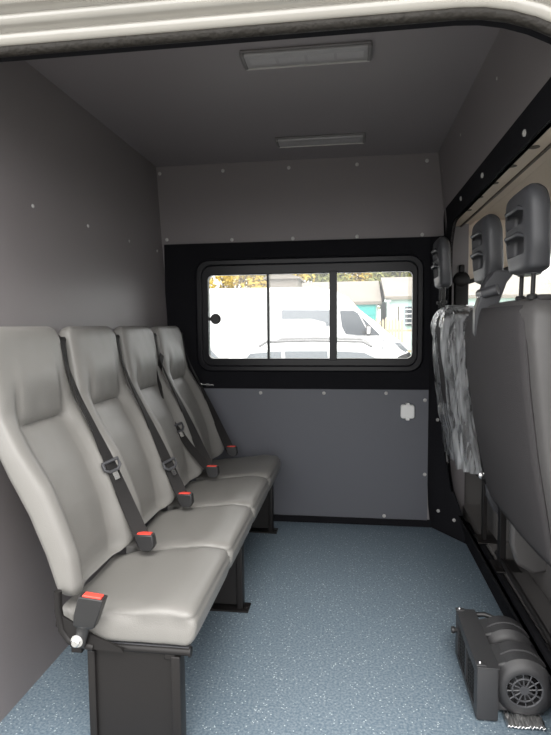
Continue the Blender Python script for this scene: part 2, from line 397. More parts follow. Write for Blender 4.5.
# door header: painted ribs plus rubber seal, swept along the opening
HR = .40
def sweep_path():
    pts = [(-1.35 + i * .1, 0, 1.0) for i in range(0)]
    P = []
    for i in range(16): P.append(((-1.35 + (1.57) * i / 15), 1.784, 0.0))
    for k in range(1, 13):
        a = math.radians(90 * k / 12); P.append((.22 + HR * math.sin(a), 1.784 - HR + HR * math.cos(a), a))
    for k in range(1, 6): P.append((.22 + HR, 1.784 - HR - .25 * k, PI / 2))
    return P
def sweep(mb, prof):
    rings = []
    for x, z, a in sweep_path():
        nx, nz = math.sin(a), math.cos(a)
        rings.append([(x + nx * n, y, z + nz * n) for y, n in prof])
    return mb.loft(rings)
ribs = [(1.262, .004), (1.246, .004), (1.238, .010), (1.234, .022), (1.236, .027), (1.240, .030), (1.236, .034), (1.222, .036), (1.214, .042), (1.211, .052), (1.214, .057), (1.218, .060), (1.212, .064), (1.196, .066), (1.188, .072), (1.185, .082), (1.188, .087), (1.184, .092), (1.160, .094), (1.150, .100), (1.146, .112), (1.146, .20), (1.262, .20)]
hd = struct(sweep(MB(), ribs), 'trim_2', PAINT, sharp=60)
seal = []
for k in range(14):
    a = 2 * PI * k / 14; seal.append((1.256 + .013 * math.cos(a), -.002 + .012 * math.sin(a)))
sweep(MB(), seal).build('rubber_seal', RUBB, hd, sharp=80)
lip = sweep(MB(), [(1.262, .0), (1.262, .012), (1.300, .012), (1.300, -.004), (1.290, -.004)])
lip.build('inner_lip', CARPET, hd)
# body skin on the near side, right of the door
struct(MB().box((.66, 1.14, -.35), (.72, 1.20, 1.75)), 'pillar_front', PAINT)
struct(MB().box((-1.35, 1.10, -.20), (2.6, 1.20, -.05)), 'trim_3', PAINT)
struct(MB().box((-3.6, 1.14, -.35), (-1.35, 1.20, 2.13)), 'wall_outer', PAINT)

# ceiling lamps
def lamp(y, label):
    r = root('ceiling_light', (-.15, y, ZC), label, 'light', 'ceiling lights')
    MB().box((-.372, y - .055, ZC - .008), (.062, y + .055, ZC), .003).build('base_plate', LAMPD, r)
    MB().box((-.364, y - .046, ZC - .017), (.054, y + .046, ZC - .004), .006).build('diffuser', LAMPP, r)
    for k in range(4):
        MB().box((-.345 + k * .098, y - .022, ZC - .0178), (-.345 + k * .098 + .088, y + .020, ZC - .0168)).build('led_board', LAMPB, r)
    for a, b in ((-.374, -.360), (.050, .064)):
        MB().box((a, y - .050, ZC - .019), (b, y + .050, ZC), .004).build('end_cap', LAMPD, r)
    MB().box((-.368, y + .046, ZC - .020), (.058, y + .050, ZC - .014)).build('rail', CAP, r)
lamp(1.93, 'slim clear strip light on the ceiling just behind the door header')
lamp(2.79, 'slim clear strip light on the ceiling nearest the window wall')

# ================================================================== REAR SEAT ROW
PITCH = .425; SY = 1.278
FE = [(.40, -.700), (.46, -.695), (.54, -.705), (.643, -.742), (.71, -.768), (.81, -.835), (.90, -.885), (1.0, -.905), (1.12, -.925)]   # bolster front
FC = [(.40, -.750), (.50, -.762), (.62, -.792), (.74, -.835), (.84, -.885), (.862, -.895), (.90, -.895), (1.0, -.905), (1.12, -.925)]   # centre front
RE = [(.40, -.755), (.46, -.765), (.54, -.790), (.64, -.830), (.74, -.885), (.85, -.935), (1.0, -.975), (1.12, -.985)]   # edge rear
HW = [(.40, .196), (.46, .203), (.60, .207), (.80, .205), (.90, .196), (1.0, .186), (1.12, .180)]
def backrest_mb(yc, FE, FC, RE, HW, zb, zt, creases=True, rear_bulge=.045, nz=64, p=5):
    rings = []
    nv = 40
    zs = []
    R_ = .045
    for i in range(nz + 1):
        t = i / nz; zs.append(zb + (zt - zb) * (t - .035 * math.sin(2 * PI * t)))
    for z in zs:
        # end roundings
        dt = max(0, 1 - (zt - z) / R_); db = max(0, 1 - (z - zb) / .035)
        q = math.sqrt(max(0, 1 - max(dt, db) ** 2)) if max(dt, db) > 0 else 1
        q = max(q, .03)
        w = interp(HW, z) - (1 - q) * .035
        fe, fc, re = interp(FE, z), interp(FC, z), interp(RE, z)
        ring = []
        for side in (0, 1):
            for k in range(nv + 1 if side == 0 else nv + 1):
                s = -math.cos(PI * k / nv) if side == 0 else math.cos(PI * k / nv)
                if side == 1 and (k == 0 or k == nv): continue
                v = s; av = abs(v)
                rnd = max(0, 1 - av ** p) ** (1 / p)
                front = fc + (fe - fc) * smooth(.48, .86, av)
                rear = re - rear_bulge * (1 if creases else .35 + .65 * smooth(.42, .85, z)) * (1 - av ** 2.5)
                if creases and side == 0:
                    front -= .011 * math.exp(-((z - (.862 - .012 * av)) / .008) ** 2) * smooth(.64, .52, av)
                    front -= .008 * math.exp(-((av - .60) / .05) ** 2) * smooth(.83, .865, z) * smooth(1.02, .92, z)
                    front -= .005 * math.exp(-((av - .66) / .03) ** 2) * smooth(.86, .80, z)
                    front += .0025 * noise.noise(Vector((v * 3 + yc, z * 9, 3.1)))
                    front += .010 * (1 - av ** 2) * math.exp(-((z - .60) / .12) ** 2)
                    front += .010 * math.exp(-((z - .98) / .07) ** 2) * smooth(.75, .4, av)
                mid = (fe + re) / 2
                x = (front - mid) * rnd + mid if side == 0 else (rear - mid) * rnd + mid
                x = mid + (x - mid) * (.25 + .75 * q) if q < 1 else x
                ring.append((x, yc + v * w, z))
        rings.append(ring)
    return MB().loft(rings)
def cushion_mb(yc, x0=-.758, x1=-.385, z0=.318, z1=.424, hw=.2085):
    # cross-sections along x
    rings = []; nx = 44
    for i in range(nx + 1):
        t = i / nx; x = x0 + (x1 - x0) * (.5 - .5 * math.cos(PI * t))
        df = max(0, 1 - (x1 - x) / .035); q = max(.05, math.sqrt(max(0, 1 - df ** 2.6)))
        top = z1 - .022 * smooth(-.50, -.72, x) + .006 * math.exp(-((x + .47) / .05) ** 2)
        zc_ = (z0 + top) / 2 + .012 * (1 - q); h = (top - z0) / 2 * q
        w = hw - (1 - q) * .02 - .030 * smooth(-.690, -.735, x)
        ring = []; N = 56
        for k in range(N):
            a = 2 * PI * k / N; ca, sa = math.cos(a), math.sin(a)
            e = .27
            yy = math.copysign(abs(ca) ** e, ca); zz = math.copysign(abs(sa) ** (e * 1.25), sa)
            z = zc_ + h * zz
            if zz > .5: z -= .010 * (1 - abs(yy) ** 2) * smooth(-.42, -.55, x) - .003 * noise.noise(Vector((x * 14, yy * 3 + yc * 5, 1)))
            # seam groove running round the top edge, shallow pleats on the side
            g = math.exp(-((z - (z1 - .026)) / .004) ** 2) * .0045
            w2 = w - g + .002 * noise.noise(Vector((x * 30, yc, z * 12)))
            ring.append((x - (g if q < .98 else 0), yc + yy * w2, z))
        rings.append(ring)
    return MB().loft(rings)
def make_seat(yc):
    r = root('passenger_chair', (-.60, yc, .33), 'x', 'seat', 'grey passenger seats in a row')
    backrest_mb(yc, FE, FC, RE, HW, .425, 1.135).build('backrest', LEATH, r, sharp=70)
    cushion_mb(yc).build('seat_cushion', LEATH, r, sharp=70)
    MB().box((-.72, yc - .19, .312), (-.41, yc + .19, .332)).build('seat_pan', BMET, r)
    return r
seatlabels = ['light grey leatherette passenger seat nearest the door with a full backrest in front',
              'light grey leatherette passenger seat, second from the door, between two others',
              'light grey leatherette passenger seat, third from the door and second from window',
              'light grey leatherette passenger seat at the window end of the row']
seat0 = make_seat(SY + PITCH / 2)
for i in range(4):
    s = seat0 if i == 0 else copy_tree(seat0)
    s.location = (-.60, SY + PITCH / 2 + PITCH * i, .33); s['label'] = seatlabels[i]
endseat = seat0
ye = SY - .006
MB().tube([(-.742, ye, .46), (-.742, ye, .41), (-.735, ye, .36), (-.715, ye, .330), (-.65, ye, .318)], .010).prism([(-.745, .405), (-.750, .37), (-.70, .316), (-.57, .312), (-.575, .322), (-.65, .352)], 'y', ye - .004, ye + .002).build('backrest_bracket', BMET, endseat)
# under-frame
bf = root('seating_stand', (-.56, 2.12, 0), 'black steel floor frame carrying the row of grey seats', 'stand')
MB().box((-.47, 1.285, .290), (-.44, 2.99, .318)).build('front_rail', BMET, bf, bevel=.003)
MB().box((-.72, 1.285, .290), (-.69, 2.99, .318)).build('rear_rail', BMET, bf, bevel=.003)
def endbar(y): return MB().tube([(-.72, y, .312), (-.55, y, .312), (-.405, y, .312)], .010).tube([(-.405, y, .312), (-.400, y, .312)], .013)
for y in (1.292,): endbar(y).build('end_bar', BMET, bf)
for y in (1.305, 2.10, 2.94):
    lg = MB().box((-.665, y - .012, .02), (-.447, y + .012, .300)).box((-.452, y - .022, .004), (-.428, y + .022, .300), .003).box((-.675, y - .022, .004), (-.655, y + .022, .300), .003)
    l = lg.build('leg', BMET, bf, bevel=.002)
    MB().box((-.69, y - .035, 0), (-.405, y + .035, .007)).build('foot_plate', BMET, l)
    scap(MB(), (-.415, y - .005, .007), (0, 0, 1), .009).build('bolt', BMET, l)
MB().box((-.70, 1.290, .316), (-.40, 1.300, .324)).build('edge_strip', DARKG, bf)

# ---- belts
def make_belt(y0):
    """strap hanging along the window-side edge of a seat, buckled at the cushion"""
    r = root('seat_belt', (-.66, y0, .43), 'x', 'seat belt', 'black lap and shoulder belts on the grey seats')
    pts = [(-.975, y0 + .045, 1.085), (-.935, y0 + .020, 1.09), (-.905, y0 + .004, .99), (-.868, y0, .90), (-.815, y0 - .005, .795), (-.765, y0 - .012, .690), (-.705, y0 - .020, .560), (-.655, y0 - .028, .455)]
    wv = [(0, 1, 0), (-.2, 1, .1), (-.34, 1, 0), (-.30, 1, 0), (-.12, 1, 0), (.25, .9, 0), (.6, .8, .1), (.9, .5, .25)]
    MB().ribbon(pts, wv, .046).build('webbing', WEB, r)
    pts2 = [(p[0] - .006, p[1] + .010, p[2] - .0) for p in pts[2:]]
    MB().ribbon(pts2, [(-.34, 1, .1), (-.25, 1, .1), (-.05, 1, 0), (.35, .8, 0), (.7, .6, 0), (.9, .4, .3)], .046).build('lap_webbing', WEB, r)
    MB().tube([(-.995, y0 + .03, 1.03), (-.985, y0 + .035, 1.09), (-.965, y0 + .035, 1.11), (-.945, y0 + .03, 1.095)], .007).build('guide_loop', BPLA, r)
    # buckle at bottom
    bk = MB(); c0 = Vector((-.640, y0 - .030, .425)); c1 = c0 + Vector((-.010, 0, .052))
    def rect(c, a, b): return [c + Vector((sx * a * 1.15, sy * b * 1.15, 0)) for sx, sy in ((-1, -1), (1, -1), (1, 1), (-1, 1))]
    bk.loft([rect(c0, .012, .015), rect(c0 + (c1 - c0) * .3, .024, .014), rect(c1, .026, .013)])
    b = bk.build('buckle', BPLA, r, bevel=.004)
    MB().loft([rect(c1 + Vector((0, 0, -.004)), .020, .009), rect(c1 + Vector((0, 0, .003)), .019, .008)]).build('red_button', RED, b)
    return r
def tongue(r, y, c=(-.765, 0, .690)):
    c = Vector((c[0], y, c[2])); d = Vector((.42, -.05, -.90)).normalized(); w = Vector((.60, .80, 0)).normalized(); w = (w - d * w.dot(d)).normalized(); n = d.cross(w)
    if n.x < 0: n = -n
    def pt(a, b, h): return c + w * a * .86 + d * b * .9 + n * h
    loopp = []
    m = MB()
    P = [pt(-.033, -.014, .006), pt(.033, -.014, .006), pt(.033, .010, .006), pt(.018, .022, .006), pt(-.018, .022, .006), pt(-.033, .010, .006), pt(-.033, -.014, .006)]
    m.tube(P, .0055, 10)
    t = m.build('tongue', DARKG, r)
    q = MB(); 
    q.loft([[pt(a, b, h) for a, b in ((-.011, .018), (.011, .018), (.011, .055), (-.011, .055))] for h in (.004, .0075)])
    q.build('steel_blade', CHROME, t)
beltlabels = ['black seat belt between the nearest and second grey seat, steel tongue midway down',
              'black seat belt between the second and third grey seat, tongue above its buckle',
              'black seat belt between the third and the window-end grey seat',
              'black seat belt beside the window-end grey seat, against the wall panel']
belt0 = make_belt(SY + PITCH - .04)
belts = [belt0]
for i in range(1, 4):
    b = copy_tree(belt0); b.location = (-.66, SY + PITCH * (i + 1) - .04, .43); belts.append(b)
for b, l in zip(belts, beltlabels): b['label'] = l
tongue(belts[0], SY + PITCH - .052); 
belts[1]['_o'] = tuple(belts[1].location); tongue(belts[1], SY + 2 * PITCH - .060, (-.715, 0, .59))
# the loose second strap of the third place
yx = SY + 3 * PITCH - .09
lb = root('loose_seat_belt', (-.68, yx, .45), 'second black strap with steel tongue lying across the third grey backrest', 'seat belt', 'black lap and shoulder belts on the grey seats')
MB().ribbon([(-.895, yx + .06, 1.0), (-.893, yx + .01, .90), (-.86, yx - .01, .79), (-.812, yx - .02, .69), (-.765, yx - .012, .60), (-.705, yx, .52), (-.665, yx + .02, .465)],
            [(.1, 1, 0), (.1, 1, 0), (.1, 1, 0), (.2, 1, 0), (.4, .8, 0), (.5, .8, 0), (.6, .8, 0)], .044).build('webbing', WEB, lb)
tongue(lb, yx - .020, (-.800, 0, .665))
# near buckle on its stalk
nb = root('belt_buckle', (-.675, 1.262, .33), 'black belt buckle with red button bolted to the nearest seat end', 'buckle')
def rc(c, a, b, tilt=.16):
    c = Vector(c); k_ = (c.z - .325) / .13; c = c + Vector((.014 * k_ + .002, 0, .014 * k_)); a *= 1.08; u = Vector((math.cos(tilt), 0, -math.sin(tilt) * .6)); return [c + u * (sx * a) + Vector((0, sy * b, 0)) for sx, sy in ((-1, -1), (1, -1), (1, 1), (-1, 1))]
MB().loft([rc((-.682, 1.258, .325), .012, .004), rc((-.680, 1.256, .345), .014, .005), rc((-.672, 1.250, .375), .015, .006), rc((-.666, 1.247, .385), .026, .013), rc((-.660, 1.245, .41), .029, .015), rc((-.646, 1.238, .457), .030, .016)]).build('housing', BPLA, nb, bevel=.003)
MB().loft([rc((-.647, 1.238, .452), .024, .011), rc((-.645, 1.237, .461), .022, .010)]).build('red_button', RED, nb, bevel=.002)
MB().lathe((-.683, 1.252, .345), 'y', [(.016, .0), (.016, -.004), (.011, -.005), (.011, -.013), (.008, -.016)], 16).build('anchor_bolt', CHROME, nb)

# ================================================================== CAB SEATS
def cab_back(yc, hw, zt, dx=0.0, zb=.42, bulge=.030):
    F_ = [(.42, .70 + dx), (.60, .675 + dx), (.80, .64 + dx), (1.0, .61 + dx), (zt, .585 + dx)]
    Rr = [(.42, .585 + dx), (.55, .562 + dx), (.75, .530 + dx), (.95, .505 + dx), (1.1, .492 + dx), (zt, .50 + dx)]
    HWt = [(.42, hw * .96), (.6, hw), (1.0, hw), (1.08, hw * .985), (1.15, hw * .955), (zt, hw * .87)]
    return backrest_mb(yc, F_, F_, Rr, HWt, zb, zt, creases=False, rear_bulge=bulge, nz=48, p=9)
def headrest(yc, xc, zb, zt, hw, parent, th=.045):
    """rounded block with two deep finger slots towards the rear"""
    rings = []; n = 30
    for i in range(n + 1):
        t = i / n; z = zb + (zt - zb) * (.5 - .5 * math.cos(PI * t))
        dt = max(0, 1 - (zt - z) / .075); q = max(.04, math.sqrt(max(0, 1 - dt * dt)))
        db = max(0, 1 - (z - zb) / .02); q2 = max(.6, math.sqrt(max(0, 1 - db * db)))
        w = hw * (.80 + .20 * smooth(zb, zb + .09, z)) * q2 - (1 - q) * .05
        h = th * (.62 + .38 * q) * q2 * (.35 + .65 * min(1, q * 1.5))
        ring = []
        for k in range(36):
            a = 2 * PI * k / 36; ca, sa = math.cos(a), math.sin(a)
            ring.append((xc + .02 * (1 - t) + h * math.copysign(abs(ca) ** .55, ca), yc + w * math.copysign(abs(sa) ** .6, sa), z))
        rings.append(ring)
    o = MB().loft(rings).build('headrest', DARKG, parent, sharp=60)
    H = zt - zb; cs = []
    for f0, f1 in ((.22, .46), (.56, .76)):
        b = MB(); b.box((xc - .10, yc - hw * .66, zb + H * f0), (xc + .008, yc + hw * .62, zb + H * f1), .014); cs.append(b)
    cut(o, cs)
    for f0, f1 in ((.22, .46), (.56, .76)):
        # padded lip over each slot
        z = zb + H * f1
        MB().tube([(xc - th * .5, yc - hw * .68, z - .012), (xc - th * .84, yc - hw * .45, z - .001), (xc - th * .88, yc + hw * .4, z - .001), (xc - th * .6, yc + hw * .62, z - .010)], [.004, .007, .007, .004]).build('slot_lip', DARKG, o)
    for dy in (-.055, .055):
        MB().cyl((xc + .012, yc + dy, zb - .09), (xc + .015, yc + dy, zb + .02), .0065, 14).build('post', BMET, o)
        MB().lathe((xc + .012, yc + dy, zb - .068), 'z', [(.014, -.004), (.016, .004), (.012, .010)], 16).build('post_collar', BPLA, o)
    return o
db_ = root('passenger_bench', (.70, 2.0, .125), 'dark grey double cab bench seen from behind, near the door', 'seat')
zt = 1.205
bb = cab_back(1.985, .42, zt, -.012, .42, .048).build('backrest', VINYL, db_, sharp=70)
# raised fabric rear panel, following the rear surface
pm = MB(); rings = []
Rr = [(.42, .585), (.55, .562), (.75, .530), (.95, .505), (1.1, .492), (1.205, .50)]
NV, NZ = 30, 30; grid = []
for i in range(NZ + 1):
    z = .435 + (1.182 - .435) * i / NZ
    for k in range(NV + 1):
        v = -.93 + 1.88 * k / NV
        w = interp([(.42, .405), (.6, .42), (1.0, .42), (1.08, .412), (1.13, .395), (1.205, .335)], z)
        ed = max(abs(v + .01) / .94, abs((z - .81) / .375))
        off = .010 * math.sqrt(max(0, 1 - ed ** 8)) + .003 * noise.noise(Vector((v * 2, z * 5, 0)))
        rx = interp(Rr, z) - .012 - .048 * (.35 + .65 * smooth(.42, .85, z)) * (1 - abs(v) ** 2.5)
        mid = rx + .05
        rnd = max(0, 1 - abs(v) ** 9) ** (1 / 9)
        x = mid + (rx - mid) * rnd
        grid.append((x - off + .002, 1.985 + v * w, z))
fs = []
for i in range(NZ):
    for k in range(NV):
        a = i * (NV + 1) + k; fs.append((a, a + 1, a + NV + 2, a + NV + 1))
pm.add(grid, fs)
pn = pm.build('rear_panel', FABRIC, db_, sharp=70)
sd = pn.modifiers.new('t', 'SOLIDIFY'); sd.thickness = .006; sd.offset = 0
# quilted fabric patch on top shoulder
MB().box((.515, 1.63, 1.192), (.585, 1.80, 1.212), .008).build('top_patch', FABRIC, db_)
headrest(1.715, .494, 1.272, 1.515, .130, db_, th=.038)
headrest(2.19, .492, 1.280, 1.525, .130, db_, th=.038)
MB().prism([(.62, .42), (1.08, .40), (1.10, .52), (1.04, .56), (.66, .52)], 'y', 1.60, 2.38).build('seat_cushion', FABRIC, db_, bevel=.03)
# pale recliner side cover
MB().loft([[(.585, y, .545), (.610, y, .53), (.74, y, .30), (.74, y, .235), (.66, y, .215), (.60, y, .25), (.578, y, .32), (.575, y, .50)] for y in (2.06, 2.10)]).build('recliner_cover', VINYL, db_, bevel=.012)
for y, x in ((2.32, .612), (2.62, .612)):
    pass
lgm = MB().box((.60, 2.30, .128), (.625, 2.34, .50)).box((.58, 2.26, .126), (.68, 2.38, .134)).build('leg', BMET, db_, bevel=.003)
MB().box((.62, 1.66, .126), (.66, 1.70, .45)).box((.60, 1.60, .126), (.70, 1.76, .134)).build('leg', BMET, db_, bevel=.003)
MB().tube([(.60, 1.5, .165), (.605, 2.0, .165), (.61, 2.38, .165)], .010).build('slide_rail', BMET, db_)
MB().box((.70, 1.62, .126), (1.05, 2.36, .42), .02).build('seat_base', CABF, db_)
# belt tongue guide hanging between the headrests
gd = MB(); gd.loft([[(.478, 1.985 + s * .030, z) if False else (x - .040, 1.985 + s * w, z) for s, x_ in ((-1, 0), (1, 0))] + [(x + .03, 1.985 + w, z), (x + .03, 1.985 - w, z)] for z, x, w in ((1.085, .462, .014), (1.10, .456, .020), (1.18, .456, .026), (1.27, .485, .034), (1.31, .515, .036))])
g = root('belt_guide', (.47, 1.985, 1.085), 'grey plastic belt guide hooked over the top of the dark bench', 'belt guide')
gd.build('guide', DARKG, g, bevel=.006)
MB().tube([(.48, 1.93, 1.245), (.445, 1.95, 1.235), (.445, 2.02, 1.235), (.48, 2.04, 1.245)], .018).build('clip', DARKG, g)
scap(MB(), (.426, 1.965, 1.222), (-1, 0, 0), .005).build('screw', CHROME, g)

# metal plates by the sill
pla = root('sill_plate', (.70, 1.9, .125), 'dark metal cover plates on the cab floor behind the bench', 'plate')
MB().box((.614, 1.72, .126), (.76, 2.26, .136)).build('plate', CABF, pla, bevel=.003)
MB().box((.614, 1.28, .126), (.78, 1.70, .140)).build('plate', CABF, pla, bevel=.003)
MB().box((.614, 2.40, .126), (.78, 2.95, .132)).build('plate', CABF, pla, bevel=.003)

dv = root('driver_seat', (.72, 2.72, .125), 'dark driver seat wrapped in clear film beyond the double bench', 'seat')
cab_back(2.745, .215, 1.195, -.052, .475).build('backrest', FABRIC, dv, sharp=70)
headrest(2.73, .412, 1.300, 1.535, .115, dv, th=.032)
MB().prism([(.60, .42), (1.04, .40), (1.06, .52), (1.0, .56), (.62, .52)], 'y', 2.54, 2.95).build('seat_cushion', FABRIC, dv, bevel=.03)
MB().box((.66, 2.58, .126), (1.0, 2.92, .40), .02).build('seat_base', CABF, dv)
MB().box((.600, 2.60, .126), (.620, 2.625, .44)).box((.575, 2.56, .126), (.67, 2.67, .134)).build('leg', BMET, dv, bevel=.003)
MB().tube([(.535, 2.74, .455), (.56, 2.70, .450), (.60, 2.62, .430), (.625, 2.55, .415)], .017).build('recliner_bar', BMET, dv)
MB().lathe((.592, 2.60, .440), 'y', [(.018, 0), (.018, -.02), (.012, -.024)], 16).build('recliner_knob', CHROME, dv)
MB().loft([[(.590, y, .42), (.615, y, .43), (.65, y, .38), (.672, y, .30), (.655, y, .275), (.62, y, .31), (.592, y, .37)] for y in (2.50, 2.53)]).build('hinge_cover', DARKG, dv, bevel=.008)
# plastic film bag
film = MB(); rings = []; N = 72
for i in range(46):
    z = .47 + (1.222 - .47) * i / 45
    rx = interp([(.42, .585), (.55, .562), (.75, .530), (.95, .505), (1.1, .492), (1.19, .50)], z) - .05
    tp = max(0, (z - 1.13) / .092); shrink = math.sqrt(max(.02, 1 - tp ** 2))
    ring = []
    yn = 2.520; yf = 2.990; tw = smooth(1.02, 1.16, z)
    for k in range(N):
        a = 2 * PI * k / N; ca, sa = math.cos(a), math.sin(a)
        r_x = .040 + .045 * tw; r_y = (yf - yn) / 2
        nn = noise.noise(Vector((ca * 3.2, sa * 3.2, z * 1.6))) * .020 + abs(noise.noise(Vector((ca * 7 + z * 3, sa * 7, z * 3.5 + 9)))) * .034
        x = rx + .012 + .043 * tw + (r_x + nn) * math.copysign(abs(ca) ** .5, ca) * (.5 + .5 * shrink)
        y = (yn + yf) / 2 + (r_y + nn) * math.copysign(abs(sa) ** .5, sa) * shrink
        zz = z + (.02 * noise.noise(Vector((a * 2, 1, 5))) if i == 0 else 0)
        if i == 0: x -= .0
        ring.append((x, y, zz - (0.06 * (sa > .2) * (1 - i / 8) if i < 8 else 0)))
    rings.append(ring)
film.loft(rings, cap=False)
fo = film.build('plastic_cover', PLAS, loc=(.56, 2.745, .46), sharp=180)
tag(fo, 'crumpled clear plastic film draped over the driver seat backrest', 'plastic cover')

# far side belt pillar unit
bp_ = root('belt_pillar', (.56, FY - .03, .95), 'dark brown belt height adjuster on the far beige cab pillar', 'seat belt')
MB().box((.545, FY - .05, .95), (.625, FY - .0, 1.36), .015).build('webbing_cover', BMET, bp_)
MB().lathe((.585, FY - .045, 1.37), 'y', [(.045, .04), (.045, 0), (.030, -.010)], 24).build('anchor_cap', BMET, bp_)
MB().box((.570, FY - .06, 1.405), (.60, FY - .01, 1.45), .008).build('adjuster_knob', BMET, bp_)

# ================================================================== HEATER
h = root('floor_heater', (.46, 1.73, 0), 'black twin-blower heater box standing on the blue floor by the sill', 'heater')
hx0, hx1, hy0, hy1, hz = .353, .413, 1.557, 1.885, .161
box = MB().box((hx0, hy0, .004), (hx1, hy1, hz), .005).build('case', HPLA, h)
cut(box, [MB().box((hx0 - .02, hy0 + .035, .025), (hx0 + .02, hy0 + .150, .130)), MB().box((hx0 - .02, hy0 + .165, .025), (hx0 + .02, hy1 - .045, .130))])
for ya, yb in ((hy0 + .035, hy0 + .150), (hy0 + .165, hy1 - .045)):
    gv = MB()
    for k in range(9): gv.box((hx0 + .003, ya, .032 + k * .0115), (hx0 + .014, yb, .034 + k * .0115))
    for k in range(4): y = ya + (yb - ya) * (k + .5) / 4; gv.box((hx0 + .002, y - .001, .025), (hx0 + .005, y + .001, .130))
    gv.build('air_grille', BPLA, h)
MB().box((hx0 - .001, hy0 - .002, hz - .002), (hx1 + .002, hy1, hz + .002)).build('lid', HPLA, h, bevel=.001)
for x, y in ((hx0 + .010, hy0 + .012), (hx0 + .010, hy1 - .012)):
    MB().box((x - .012, y - .010, hz + .001), (x + .016, y + .010, hz + .007), .002).build('lid_clip', HPLA, h)
    scap(MB(), (x, y, hz + .008), (0, 0, 1), .0045).build('screw', CHROME, h)
MB().cyl((hx0 - .010, 1.86, .10), (hx0 + .002, 1.86, .10), .008).lathe((hx0 - .010, 1.86, .10), 'x', [(.011, -.008), (.012, 0), (.009, .004)], 16).build('drain_knob', BPLA, h)
MB().tube([(hx1 - .01, 1.872, .150), (hx1 + .03, 1.868, .156), (hx1 + .07, 1.850, .150)], .008).build('cable', BPLA, h)
def blower(y0, y1):
    cx, cz = .487, .092; R_ = .082
    prof = []
    L_ = y1 - y0
    pr_ = [(.052, 0), (.056, .000), (.066, .004), (.074, .012), (R_, .022), (R_, L_ * .45), (R_ + .004, L_ * .46), (R_ + .004, L_ * .54), (R_, L_ * .55), (R_, L_ - .022), (.072, L_ - .010), (.05, L_)]
    rings = []
    for r, hh in pr_:
        ring = []
        for k in range(56):
            a = 2 * PI * k / 56; g_ = max(0, (r - .052) / (R_ - .052))
            bulge = .013 * math.exp(-((a - 5.6) / .7) ** 2) + .006 * math.exp(-((a - 4.6) / .6) ** 2)
            rr = r + bulge * min(1, g_); ring.append((cx + rr * math.cos(a), y0 + hh, max(.004, cz + rr * math.sin(a))))
        rings.append(ring)
    return MB().loft(rings)
for y0, y1, first in ((1.572, 1.708, True), (1.728, 1.855, False)):
    b = blower(y0, y1).build('blower_housing', HPLA, h)
    MB().prism([(hx1 - .005, .012), (.50, .012), (.53, .018), (.50, .165), (.44, .160), (hx1 - .005, .150)], 'y', y0 + .02, y1 - .012).build('duct', HPLA, b, bevel=.006)
    if first:
        cut(b, [MB().cyl((.487, y0 - .02, .092), (.487, y0 + .045, .092), .050, 48)])
        MB().cyl((.487, y0 + .043, .092), (.487, y0 + .046, .092), .052, 32).build('rotor_back', BMET, b)
        g = MB()
        def ringt(r, rr): g.tube([(.487 + r * math.cos(2 * PI * k / 40), y0 + .004, .092 + r * math.sin(2 * PI * k / 40)) for k in range(41)], rr, 8)
        ringt(.051, .004); ringt(.033, .0028)
        g.cyl((.487, y0 + .001, .092), (.487, y0 + .008, .092), .013, 24)
        for k in range(12):
            a = 2 * PI * k / 12 + .1
            g.tube([(.487 + .012 * math.cos(a), y0 + .004, .092 + .012 * math.sin(a)), (.487 + .050 * math.cos(a), y0 + .004, .092 + .050 * math.sin(a))], .0022, 6)
        g.build('round_grille', DARKG, b)
        rt = MB()
        for k in range(28):
            a = 2 * PI * k / 28; rt.box((.487 + .040 * math.cos(a) - .002, y0 + .012, .092 + .040 * math.sin(a) - .002), (.487 + .040 * math.cos(a) + .002, y0 + .042, .092 + .040 * math.sin(a) + .002))
        rt.build('rotor', BMET, b)
MB().box((.44, 1.60, .004), (.55, 1.85, .022), .004).build('mounting_foot', HPLA, h)
fm = MB(); gridp = []; nf = 22
for i in range(nf + 1):
    for k in range(nf + 1):
        x = .432 + .105 * i / nf; y = 1.535 + .055 * k / nf
        gridp.append((x, y, .006 + .012 * abs(noise.noise(Vector((x * 70, y * 30, 2)))) + .006 * (i % 2)))
fm.add(gridp, [(i * (nf + 1) + k, (i + 1) * (nf + 1) + k, (i + 1) * (nf + 1) + k + 1, i * (nf + 1) + k + 1) for i in range(nf) for k in range(nf)])
fo2 = fm.build('foil_pipe_end', FOIL, loc=(.485, 1.56, .003), sharp=20)
sd = fo2.modifiers.new('t', 'SOLIDIFY'); sd.thickness = .003
tag(fo2, 'crumpled shiny foil strips poking out under the heater', 'foil')

# ================================================================== OUTSIDE
GZ = -.62
g0 = struct(MB().box((-60, -40, GZ - .2), (60, 60, GZ)), 'ground_outside', ASPH)
lawn = MB().box((1.5, 16.2, GZ), (8, 21.5, GZ + .04)).build('lawn_outside', GRASS, loc=(4, 18, GZ)); lawn['kind'] = 'structure'

